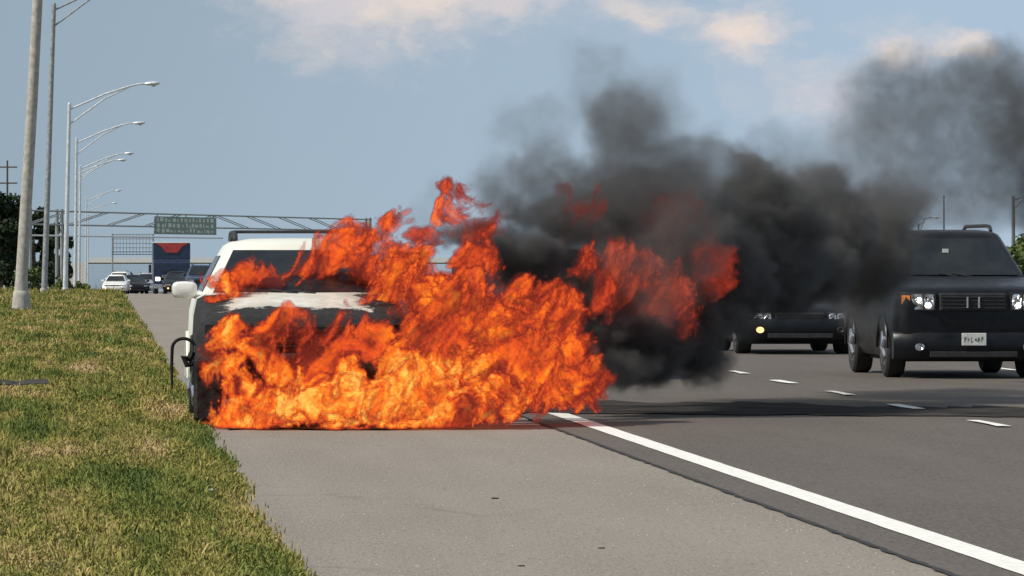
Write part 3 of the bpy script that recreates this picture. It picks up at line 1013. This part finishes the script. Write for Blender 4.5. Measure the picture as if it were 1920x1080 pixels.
def front_end(v, W, hood, zb, kind, paint, lamp_on='on', plate=True, char=False, emblem=False, plate_z=0.0):
    """lamps, grille, bumper, number plate"""
    hw = W / 2
    zl0, zl1 = hood - (.30 if kind == 'suv' else .22), hood - .07
    mtl = M_char if char else M_plast
    # bumper
    bp = MB()
    rings = []
    for x in [-1, -.92, -.7, -.35, 0, .35, .7, .92, 1]:
        y = -.085 + .13 * abs(x) ** 5 + .03 * x * x
        z0, z1 = zb + .02, zb + .36
        rings.append([(x * hw * .985, y + .16, z0), (x * hw * .985, y + .03, z0), (x * hw * .985, y, z0 + .06), (x * hw * .985, y - .01, z0 + .2), (x * hw * .985, y + .015, z1 - .03), (x * hw * .985, y + .05, z1), (x * hw * .985, y + .16, z1)])
    bp.loft(rings)
    bmp = bp.build('bumper', M_char if char else paint, v, True, 45)
    # grille
    gr = MB().bbox(-hw * .42, hw * .42, -.03, .05, zl0, zl1 - .01, .012).build('grille', mtl, v)
    sl = []
    for k in range(4):
        z = zl0 + .03 + k * (zl1 - zl0 - .05) / 4
        MB().bbox(-hw * .40, hw * .40, -.042, -.0305, z, z + .014, .004).build('slat', M_char if char else M_plast, gr)
    if emblem:
        for s in (-1, 1):
            MB().bbox(s * .072 - .012, s * .072 + .012, -.062, -.0425, zl0 + .035, zl1 - .055, .004).build('emblem_bar', M_chrome, gr)
    for s in (-1, 1):
        x0, x1 = s * hw * .47, s * hw * .90
        a, b = min(x0, x1), max(x0, x1)
        hd = MB()
        rings = []
        for t in range(6):
            x = x0 + (x1 - x0) * t / 5
            yy = -.028 + .10 * (t / 5) ** 2.2
            zz1 = zl1 - .035 * (t / 5) ** 2 if kind == 'sedan' else zl1
            rings.append([(x, yy + .10, zl0), (x, yy, zl0 + .006), (x, yy, zz1 - .006), (x, yy + .10, zz1)])
        hd.loft(rings)
        h = hd.build('headlight', mtl, v)
        if char:
            continue
        for k, (fa, fb) in enumerate(((.05, .33), (.37, .70))):
            zc = (zl0 + zl1) / 2
            n_ = 5
            P_ = []
            for i in range(n_):
                f = fa + (fb - fa) * i / (n_ - 1)
                x = x0 + (x1 - x0) * f
                yy = -.034 + .10 * f ** 2.2
                P_.append([(x, yy + .012 * math.cos(i * 1.7 + j * 2.3) * (1 if 0 < j < 4 else 0), zl0 + .02 + (zl1 - zl0 - .04) * j / 4) for j in range(5)])
            MB().patch(P_, (0, -.006, 0)).build('reflector', M_chrome, h)
            if lamp_on == 'on':
                fm = fa + (fb - fa) * (.35 if k else .6)
                x = x0 + (x1 - x0) * fm
                yy = -.05 + .10 * fm ** 2.2
                zb_ = zc + (.03 if k else -.045)
                bl = MB()
                bl.loft([[(x + r_ * math.cos(j * math.pi / 5), yy - dy, zb_ + r_ * math.sin(j * math.pi / 5)) for j in range(10)] for dy, r_ in ((.0, .026), (.016, .026), (.022, .014))])
                bl.build('bulb', M_lamp, h, True)
        am = MB()
        rings = []
        for t in (.74, .85, .97):
            x = x0 + (x1 - x0) * t
            yy = -.036 + .10 * t ** 2.2
            rings.append([(x, yy + .02, zl0 + .012), (x, yy - .004, zl0 + .02), (x, yy - .004, zl1 - .045), (x, yy + .02, zl1 - .03)])
        am.loft(rings)
        am.build('turn_signal', M_amber, h)
        # fog lamp in the bumper
        fx = s * hw * .68
        fg = MB()
        fg.loft([[(fx + r_ * math.cos(j * math.pi / 7), -.085 - dy + .03, zb + .17 + r_ * .8 * math.sin(j * math.pi / 7)) for j in range(14)] for dy, r_ in ((0, .06), (.035, .06), (.04, .045), (.02, .02))])
        fg.build('fog_lamp', M_chrome if kind == 'suv' else M_lampw if s < 0 else M_plast, v, True, 30)
    if plate:
        zp = zb + plate_z
        pl = MB().bbox(-.153, .153, -.118, -.106, zp + .13, zp + .285, .004).build('number_plate', M_plate, v)
        pr = MB()
        r = random.Random(9)
        for k in range(6):
            if k == 3:
                continue
            x = -.122 + k * .042
            pr.box(x, x + .008, -.1195, -.1181, zp + .17, zp + .235)
            pr.box(x + .0085, x + .024, -.1195, -.1181, zp + .17 + r.choice((0, .027, .055)), zp + .18 + r.choice((0, .027, .055)) + .004)
        pr.lathe_z([(zp + .190, .012), (zp + .215, .016), (zp + .222, .004)], (.018, -.1115, 0), 8)
        pr.build('plate_print', M_plateb, pl)
    # lower intake
    MB().bbox(-hw * .55, hw * .55, -.0975, -.06, zb + .045, zb + .115, .006).build('air_intake', mtl, bmp)


# the burning SUV
bv = vehicle('burning_suv', (1.78, 47.05, 0), 'white SUV on the shoulder, its charred front swallowed by flames', 'car', M_burnt, L=4.75, W=1.92, H=1.685, hood=.985, cowl=1.175, crossbars=True, mirror=M_white)
front_end(bv, 1.92, .985, .30, 'suv', M_char, plate=False, char=True)
# a strip of wheel-arch trim peeled away from the left wing, and its charred inner liner
trim_pts = [(-1.05 + .10 * math.cos(a), .30, (.70 + .085 * math.sin(a)) if a < math.pi else .70 - .105 * (a - math.pi) ** 1.0) for a in [.25 + k * (6.6 - .25) / 18 for k in range(19)]]
trim_pts = [(x if k < 9 else -1.15 - .006 * math.sin((k - 8) * .3), y, z) for k, (x, y, z) in enumerate(trim_pts)]
MB().tube(trim_pts, [.015] * 13 + [.014, .013, .012, .011, .009, .007], 8).build('peeled_arch_trim', M_char, bv, True)
MB().tube([(-.97, .34, .66), (-1.0, .31, .60), (-1.05, .3, .62), (-1.02, .3, .55), (-.95, .31, .56)], [.03, .035, .03, .028, .02], 7).build('melted_clip', M_char, bv, True)
MB().bbox(-.965, -.70, .02, .12, .06, .62, .03).build('charred_wing_end', M_char, bv)

# dark SUV in the second lane
bs = vehicle('black_suv', (10.88, 66.6, 0), 'black SUV facing the camera with headlamps showing, at the right edge', 'car', M_black, L=4.9, W=1.98, H=1.88, zb=.27, hood=1.15, cowl=1.27, y_cowl=1.2, y_roof=1.78, wheel=.38, y_fw=.95, wb=2.85, roof_in=.32)
front_end(bs, 1.98, 1.15, .23, 'suv', M_black, emblem=True, plate_z=.06)
MB().bbox(-.15, -.07, 1.45, 1.457, 1.58, 1.63, .001).build('windshield_sticker', M_plate, bs)
# low black car behind it, in the smoke
bc = vehicle('black_sedan', (11.0, 84, 0), 'low black car in the smoke, amber lamp lit, left of the black SUV', 'car', M_black, L=4.7, W=1.86, H=1.44, zb=.22, hood=.74, cowl=.93, y_cowl=1.35, y_roof=2.15, wheel=.33, wb=2.75, rails=False, tail=.9)
front_end(bc, 1.86, .74, .22, 'sedan', M_black, lamp_on='off', plate=False)
# dark vehicle half hidden behind the flames
dh = vehicle('dark_suv', (5.55, 66, 0), 'dark vehicle hidden behind the flames, only its windscreen and roof dimly seen', 'car', M_black, L=4.8, W=1.95, H=1.64, zb=.34, hood=1.0, cowl=1.15, wheel=.37, rails=False)
front_end(dh, 1.95, 1.0, .34, 'suv', M_black, lamp_on='on', plate=False)

# stopped traffic and emergency vehicles in the distance
def far_car(x, y, label, paint, sedan=True, rz=0.0, on='off', **kw):
    n = 'sedan' if sedan else 'suv'
    if sedan:
        v = vehicle('parked_' + n, (x, y, zg(y)), label, 'car', paint, L=4.6, W=1.82, H=1.43, zb=.22, hood=.74, cowl=.94, y_cowl=1.3, y_roof=2.1, wheel=.32, wb=2.7, rails=False, tail=.9, group='stopped cars in the distance', rz=rz, **kw)
        front_end(v, 1.82, .74, .22, 'sedan', paint, lamp_on=on, plate=False)
    else:
        v = vehicle('parked_' + n, (x, y, zg(y)), label, 'car', paint, L=4.8, W=1.92, H=1.78, zb=.30, hood=1.0, cowl=1.17, wheel=.36, group='stopped cars in the distance', rz=rz, **kw)
        front_end(v, 1.92, 1.0, .30, 'suv', paint, lamp_on=on, plate=False)
    return v


far_car(1.25, 430, 'white SUV stopped at the left end of the distant cars', M_white, False, R(-6))
far_car(2.75, 400, 'black sedan stopped nearest of the distant cars, left of the truck', M_black, True, R(7))
far_car(3.75, 455, 'silver SUV stopped behind the black sedan, left of the truck', M_silver, False, R(-3))
far_car(.95, 392, 'small white sedan farthest left of the distant cars', M_white, True, R(-4))
far_car(2.15, 450, 'dark SUV between the white SUV and the black sedan in the distance', M_black, False, R(3))
far_car(4.75, 330, 'low black sedan directly below the front of the truck', M_black, True, 0.0)
far_car(6.0, 318, 'dark blue SUV stopped right of the truck beside the burning car pillar', M_navy, False)
far_car(7.6, 352, 'black SUV farther back, right of the truck', M_black, False)


def truck():
    Y = 378
    root = empty('truck', (5.0, Y, zg(Y)))
    tag(root, 'tall dark blue truck with a red front top, far down the lane', 'truck')
    hw = 1.3
    b = MB()
    b.loft([[(s * hw * w, y, z) for s in (-1, 1) for z in ((z0, z1) if s < 0 else (z1, z0))] for y, w, z0, z1 in ((0, .94, .55, 2.2), (.06, .99, .45, 2.3), (.5, 1, .45, 2.42), (2.2, 1, .45, 2.42))])
    b.build('cab', M_navy, root)
    bx = MB().bbox(-hw - .02, hw + .02, .9, 11, 2.43, 3.62, .04).build('cargo_box', M_navy, root)
    MB().bbox(-hw - .03, hw + .03, .88, 11, 3.625, 3.70, .01).build('roof_edge', M_white, bx)
    MB().bbox(-hw, hw, 2.3, 11, .9, 2.42, .03).build('lower_box', M_navy, root)
    r_ = MB()
    r_.loft([[(x, y, z) for x, z in ((-1.15, 3.6), (-.75, 3.38), (-.4, 2.95), (.4, 2.95), (.75, 3.38), (1.15, 3.6))] for y in (.84, .898)])
    r_.build('red_panel', M_red, bx)
    MB().patch([[(x * .86 * hw, -.02 + .05 * abs(x) ** 3 - (z - 1.5) * -.08, z) for x in (-1, -.5, 0, .5, 1)] for z in (1.5, 1.9, 2.25)], (0, -.02, 0)).build('windshield', M_glass, root)
    MB().bbox(-.7, .7, -.06, -.004, .8, 1.35, .02).build('grille', M_gdark, root)
    MB().bbox(-hw, hw, -.16, .0, .4, .7, .03).build('bumper', M_chrome, root)
    for s in (-1, 1):
        MB().bbox(s * 1.0 - .16, s * 1.0 + .16, -.07, -.004, .95, 1.2, .02).build('headlight', M_lamp if s < 0 else M_plate, root)
        MB().bbox(s * 1.55 - .1, s * 1.55 + .1, -.05, .1, 1.5, 2.1, .03).build('mirror', M_plast, root)
        for yc in (.9, 6.5, 8.0):
            w = MB().lathe_x([(-.14, .3), (-.15, .46), (-.1, .5), (.1, .5), (.15, .46), (.14, .3)], (s * 1.12, yc, .5), 20).build('wheel', M_rub, root, True)
            MB().lathe_x([(s * .141, .3), (s * .155, .28), (s * .12, .05)], (s * 1.12, yc, .5), 16).build('rim', M_rim, w, True)


truck()


# ------------------------------------------------------------------ fire and smoke: real volumes on voxel grids
def new_grid_tree(name):
    t = bpy.data.node_groups.new(name, 'GeometryNodeTree')
    t.interface.new_socket('Geometry', in_out='INPUT', socket_type='NodeSocketGeometry')
    t.interface.new_socket('Geometry', in_out='OUTPUT', socket_type='NodeSocketGeometry')
    g = NT(t)
    g.out = t.nodes.new('NodeGroupOutput')
    return g


def blobs(g, p, lst):
    """(strongest blob fall-off, fall-off-weighted value)"""
    best, sw, sv = None, None, None
    for (c, r, val, tilt) in lst:
        d = g.v('SUBTRACT', p, c)
        if tilt:                                    # lean the blob down-wind: shear x by height
            dx, dy, dz = g.sep(d)
            d = g.n('ShaderNodeCombineXYZ', {0: g.m('MULTIPLY_ADD', dz, -tilt, dx), 1: dy, 2: dz}).outputs[0]
        d = g.v('MULTIPLY', d, tuple(1 / k for k in r))
        f = g.m('SUBTRACT', 1.0, g.v('DOT_PRODUCT', d, d))
        best = f if best is None else g.m('MAXIMUM', best, f)
        w = g.m('MAXIMUM', g.m('ADD', f, .6), 0.0001)
        w = g.m('MULTIPLY', w, w)
        wv = g.m('MULTIPLY', w, val)
        sw = w if sw is None else g.m('ADD', sw, w)
        sv = wv if sv is None else g.m('ADD', sv, wv)
    return best, g.m('DIVIDE', sv, sw)


def volume_object(name, g, dens, lo, hi, vox, material, label, cat):
    res = [max(8, int((b - a) / v)) for a, b, v in zip(lo, hi, vox)]
    vc = g.n('GeometryNodeVolumeCube', {'Density': dens, 'Background': 0.0, 'Min': lo, 'Max': hi, 'Resolution X': res[0], 'Resolution Y': res[1], 'Resolution Z': res[2]})
    sm = g.n('GeometryNodeSetMaterial', {'Geometry': vc.outputs[0], 'Material': material})
    g.t.links.new(sm.outputs[0], g.out.inputs[0])
    me = bpy.data.meshes.new(name)
    me.materials.append(material)
    o = bpy.data.objects.new(name, me)
    col.objects.link(o)
    tag(o, label, cat, kind='stuff')
    md = o.modifiers.new('voxels', 'NODES')
    md.node_group = g.t
    print('GRID', name, res)
    return o


def B(u, v, Y, ru, rv, ry, val, tilt=0.0):
    k = Y / 1e4
    return (at(u, v, Y), (ru * k, ry, rv * k), val, tilt)


def flame_material():
    m = bpy.data.materials.new('flame')
    m.use_nodes = True
    m.node_tree.nodes.clear()
    g = NT(m.node_tree)
    d = g.n('ShaderNodeAttribute', attribute_name='density').outputs['Fac']
    c = g.ramp(d, [(0.0, (.40, .045, .018)), (.07, (.32, .036, .016)), (.115, (.16, .020, .013)), (.15, (.11, .016, .012)), (.21, (.20, .022, .014)), (.30, (.48, .046, .020)), (.44, (.98, .115, .020)), (.60, (1.10, .20, .016)), (.76, (1.25, .40, .020)), (.93, (1.5, .85, .16))])
    sg = g.m('MULTIPLY', g.m('MULTIPLY', g.ss(d, .01, .20), g.lin(d, .12, .42, .55, 1.0)), 20.0)
    ab = g.n('ShaderNodeVolumeAbsorption', {'Color': (0, 0, 0, 1), 'Density': sg})
    em = g.n('ShaderNodeEmission', {'Color': c, 'Strength': g.m('MULTIPLY', sg, 1.12)})
    ad = g.n('ShaderNodeAddShader', {0: ab.outputs[0], 1: em.outputs[0]})
    g.t.links.new(ad.outputs[0], g.n('ShaderNodeOutputMaterial').inputs['Volume'])
    return m


def flames():
    g = new_grid_tree('flame_voxels')
    P = g.n('GeometryNodeInputPosition').outputs[0]
    x, y, z = g.sep(P)
    # stream-wise coordinate: the wind pushes the flames to the right as they rise
    s = g.n('ShaderNodeCombineXYZ', {0: g.m('MULTIPLY_ADD', z, -.3, x), 1: y, 2: g.m('MULTIPLY', z, .75)}).outputs[0]
    w1 = g.v('SUBTRACT', g.noise(s, 1.7, 2, .5, True), (.5, .5, .5))
    p1 = g.v('ADD', P, g.v('MULTIPLY', w1, (.6, .45, .7)))
    s1 = g.v('ADD', s, g.v('MULTIPLY', w1, (.6, .5, .6)))
    w2 = g.v('SUBTRACT', g.noise(s1, 5.5, 4, .65, True), (.5, .5, .5))
    p2 = g.v('ADD', p1, g.v('MULTIPLY', w2, (.42, .30, .50)))
    s2 = g.v('ADD', s1, g.v('MULTIPLY', w2, (.52, .45, .52)))
    L = [
        # along the ground in front of the nose
        B(440, 778, 46.75, 75, 28, .22, .80), B(560, 758, 46.7, 110, 48, .28, .98), B(690, 748, 46.7, 110, 56, .30, 1.0), B(800, 735, 46.75, 110, 72, .36, .92),
        B(900, 730, 46.95, 100, 70, .45, .76), B(985, 705, 47.4, 90, 70, .5, .58), B(1065, 710, 48.0, 80, 52, .5, .56), B(1130, 722, 48.5, 40, 24, .3, .46),
        B(500, 797, 46.42, 44, 12, .2, .86), B(640, 799, 46.36, 54, 12, .2, .92), B(770, 797, 46.42, 36, 10, .16, .82), B(405, 795, 46.6, 26, 12, .14, .7),
        # licking over the burnt fascia
        B(438, 628, 46.82, 40, 40, .15, .86), B(440, 700, 46.78, 50, 40, .15, .74), B(470, 735, 46.75, 70, 36, .16, .84), B(470, 640, 46.8, 60, 36, .13, .66), B(490, 668, 46.8, 85, 36, .15, .78), B(590, 665, 46.8, 90, 34, .14, .52), B(550, 618, 46.82, 80, 26, .13, .48), B(650, 625, 46.8, 70, 34, .13, .48), B(720, 650, 46.8, 70, 50, .14, .62),
        B(610, 695, 46.75, 110, 30, .12, .75), B(480, 640, 46.84, 60, 20, .1, .62), B(540, 690, 46.8, 70, 22, .1, .8), B(640, 655, 46.8, 80, 30, .1, .52), B(700, 610, 46.8, 50, 30, .1, .5), B(405, 560, 47.9, 20, 22, .12, .7),
        B(600, 645, 46.76, 110, 34, .10, .26), B(690, 640, 46.74, 60, 40, .10, .24), B(560, 690, 46.78, 60, 18, .08, .22), B(840, 640, 46.85, 50, 50, .16, .34), B(960, 660, 47.1, 60, 50, .2, .40),
        # right wing and beyond it
        B(800, 590, 47.3, 85, 95, .40, .62), B(870, 620, 47.4, 95, 95, .55, .58), B(960, 600, 47.9, 95, 62, .55, .54), B(1040, 590, 48.4, 66, 48, .5, .48), B(1050, 660, 48.2, 70, 50, .4, .5),
        # bonnet edge, roof corner
        B(770, 525, 48.0, 72, 48, .30, .58), B(735, 482, 48.5, 66, 40, .30, .62), B(685, 462, 48.9, 52, 34, .26, .58), B(735, 415, 49.1, 24, 32, .2, .52, .6), B(790, 470, 48.8, 40, 24, .25, .62), B(860, 540, 48.6, 60, 30, .3, .5),
        B(700, 560, 47.7, 60, 26, .16, .5), B(690, 500, 48.5, 60, 40, .2, .52), B(820, 545, 48.0, 70, 40, .3, .54), B(640, 450, 48.95, 44, 20, .16, .5), B(800, 430, 49.1, 40, 26, .16, .30), B(880, 425, 49.2, 40, 30, .16, .26), B(900, 500, 48.9, 60, 30, .25, .40),
        # across the windscreen
        B(425, 545, 48.1, 36, 14, .10, .86, -1.6), B(510, 512, 48.45, 76, 30, .14, .44), B(590, 492, 48.55, 84, 42, .16, .48), B(665, 495, 48.6, 64, 46, .16, .50), B(450, 535, 48.25, 50, 16, .12, .6, -1.2),
        # torn-off tongues above
        B(845, 395, 49.2, 24, 28, .18, .54, .8), B(872, 355, 49.3, 38, 20, .18, .38), B(850, 480, 49.0, 28, 20, .15, .50), B(905, 452, 49.1, 24, 16, .15, .48), B(915, 405, 49.3, 30, 28, .15, .24),
        # dull red fire inside the smoke at right
        B(1105, 485, 49.9, 44, 30, .25, .36), B(1180, 500, 50.35, 74, 52, .26, .36), B(1240, 545, 50.5, 70, 64, .26, .33), B(1275, 610, 50.8, 50, 50, .3, .26), B(1190, 560, 50.5, 54, 50, .25, .28), B(1130, 540, 49.9, 54, 44, .25, .34),
        B(1285, 420, 51.05, 84, 70, .26, .22), B(1320, 500, 51.0, 60, 80, .25, .22), B(1085, 395, 50.7, 60, 34, .2, .20),
    ]
    best, heat = blobs(g, p2, L)
    fil = g.noise(s2, 8.0, 5, .66)
    rid = g.m('SUBTRACT', 1.0, g.m('ABSOLUTE', g.m('MULTIPLY_ADD', g.noise(s2, 7.0, 4, .62), 4.4, -2.2)))
    ridge = g.ss(rid, -.2, 1.0)
    hole = g.noise(s1, 3.0, 4, .65)
    edge = g.m('ADD', best, g.m('MULTIPLY', g.m('SUBTRACT', fil, .5), 2.0))
    edge = g.m('SUBTRACT', edge, g.m('MULTIPLY', g.ss(hole, .47, .66), g.m('MULTIPLY', g.m('SUBTRACT', 1.34, heat), 1.25)))
    mask = g.ss(edge, .0, .46)
    tex = g.m('ADD', g.m('MULTIPLY', ridge, .30), g.m('MULTIPLY', g.ss(fil, .34, .66), .78))
    dark = g.ss(g.noise(s1, 3.6, 5, .68), .47, .58, 1.0, .22)
    dark = g.m('MAXIMUM', dark, g.ss(heat, .72, 1.0, 0.0, .85))
    T = g.m('MULTIPLY', g.m('MULTIPLY', heat, dark), g.m('MULTIPLY_ADD', tex, 1.22, .16))
    dens = g.m('MULTIPLY', mask, g.m('MAXIMUM', g.m('MINIMUM', T, 1.0), .13))
    dens = g.m('MULTIPLY', dens, g.ss(z, .0, .03))
    return volume_object('flames', g, dens, (.85, 46.1, .004), (6.3, 51.3, 2.45), (.016, .023, .016), flame_material(),
                         'orange flames pouring over the white SUV and spreading to the right', 'fire')


def smoke_material():
    m = bpy.data.materials.new('smoke')
    m.use_nodes = True
    m.node_tree.nodes.clear()
    g = NT(m.node_tree)
    d = g.n('ShaderNodeAttribute', attribute_name='density').outputs['Fac']
    pv = g.n('ShaderNodeVolumePrincipled', {'Color': (.21, .206, .20, 1), 'Density': g.m('MULTIPLY', d, 10.0), 'Anisotropy': .2})
    pv.inputs['Density Attribute'].default_value = ''
    g.t.links.new(pv.outputs[0], g.n('ShaderNodeOutputMaterial').inputs['Volume'])
    return m


def smoke():
    g = new_grid_tree('smoke_voxels')
    P = g.n('GeometryNodeInputPosition').outputs[0]
    x, y, z = g.sep(P)
    w1 = g.v('SUBTRACT', g.noise(P, .9, 3, .55, True), (.5, .5, .5))
    p1 = g.v('ADD', P, g.v('MULTIPLY', w1, (1.0, .8, .9)))
    w2 = g.v('SUBTRACT', g.noise(p1, 3.2, 4, .65, True), (.5, .5, .5))
    p2 = g.v('ADD', p1, g.v('MULTIPLY', w2, (.5, .42, .5)))
    L = [
        # low black mass to the right of the fire
        B(1190, 640, 50.8, 100, 90, .6, 1.0), B(1270, 590, 51.5, 110, 125, .8, 1.0), B(1330, 500, 52.0, 110, 130, .9, .9), B(1300, 690, 51.6, 85, 36, .5, .7), B(1150, 700, 50.2, 80, 36, .4, .8),
        B(1440, 455, 53.0, 120, 115, 1.0, 1.0), B(1490, 515, 54.5, 110, 62, 1.0, .95), B(1560, 415, 55.0, 85, 100, .8, .8), B(1635, 480, 56.5, 82, 90, 1.0, .65), B(1650, 400, 56.5, 80, 60, .9, .30), B(1410, 345, 53.0, 58, 56, .6, .75), B(1540, 330, 55, 66, 54, .7, .36),
        B(1375, 550, 53.2, 60, 80, .9, .8), B(1620, 550, 60, 70, 80, 1.2, .16),
        # soot drawn across the front of the right-hand fire, and thin smoke over the low car
        B(1215, 535, 49.95, 120, 110, .28, .30), B(1290, 470, 50.1, 90, 110, .3, .34),
        # the bulk of the plume, stretching away from the camera
        B(1280, 490, 54.5, 170, 150, 2.6, .20), B(1480, 460, 57.5, 150, 120, 2.6, .20), B(1240, 330, 53.6, 150, 90, 2.2, .035), B(1610, 440, 59.5, 100, 90, 2.2, .16), B(1440, 360, 56.0, 130, 60, 2.6, .04), B(1200, 210, 53.0, 90, 110, 1.6, .025), B(1120, 420, 52.6, 110, 70, 1.6, .3),
        # the rolling grey tops
        B(1190, 350, 51.0, 140, 80, .8, .22), B(1190, 235, 51.2, 84, 90, .7, .17), B(1135, 150, 51.6, 80, 84, .6, .045), B(1290, 290, 51.8, 100, 62, .7, .13), B(1040, 340, 50.7, 120, 64, .7, .15), B(1010, 250, 50.8, 110, 64, .6, .04), B(950, 360, 50.4, 80, 60, .5, .13),
        B(1430, 290, 52.0, 110, 50, .8, .04), B(1330, 410, 52, 90, 60, .6, .4), B(790, 390, 49.9, 80, 46, .3, .05),
        # dark soot between the tongues of flame
        B(880, 435, 49.75, 72, 28, .3, .85), B(960, 480, 50.2, 110, 40, .4, .95), B(1050, 520, 50.3, 120, 50, .4, .95), B(1000, 410, 50.4, 110, 46, .5, .4), B(1130, 600, 50.4, 80, 90, .5, .9), B(1100, 430, 50.6, 100, 56, .5, .42), B(1230, 420, 51, 100, 66, .6, .45),
        # the column drifting off farther back, at the right edge
        B(1700, 200, 64.3, 140, 110, 1.2, .075), B(1630, 280, 63.5, 100, 90, 1.0, .05), B(1800, 290, 64.5, 160, 150, 1.4, .06), B(1850, 160, 64.6, 120, 80, 1.0, .12), B(1905, 240, 64.6, 80, 130, 1.0, .24), B(1940, 340, 64.6, 60, 110, 1.0, .22), B(1760, 370, 64.0, 180, 90, 1.2, .06), B(1590, 310, 62, 120, 110, 1.2, .022),
    ]
    best, val = blobs(g, p2, L)
    w3 = g.v('SUBTRACT', g.noise(p2, 8.0, 3, .6, True), (.5, .5, .5))
    p3 = g.v('ADD', p2, g.v('MULTIPLY', w3, (.22, .2, .22)))
    n = g.noise(p3, 2.8, 7, .70)
    edge = g.m('ADD', best, g.m('MULTIPLY', g.m('SUBTRACT', n, .5), 2.2))
    soft = g.ss(edge, -.12, .66)
    k = g.m('MULTIPLY', soft, g.m('MULTIPLY', val, g.ss(g.noise(p3, 4.6, 5, .68), .30, .68, .12, 1.7)))
    k = g.m('MULTIPLY', k, g.ss(z, .0, .35))
    return volume_object('smoke', g, k, (2.9, 49.3, .02), (11.9, 66.2, 4.8), (.045, .065, .045), smoke_material(),
                         'black smoke rolling away to the right from the burning car', 'smoke')


flames()
smoke()
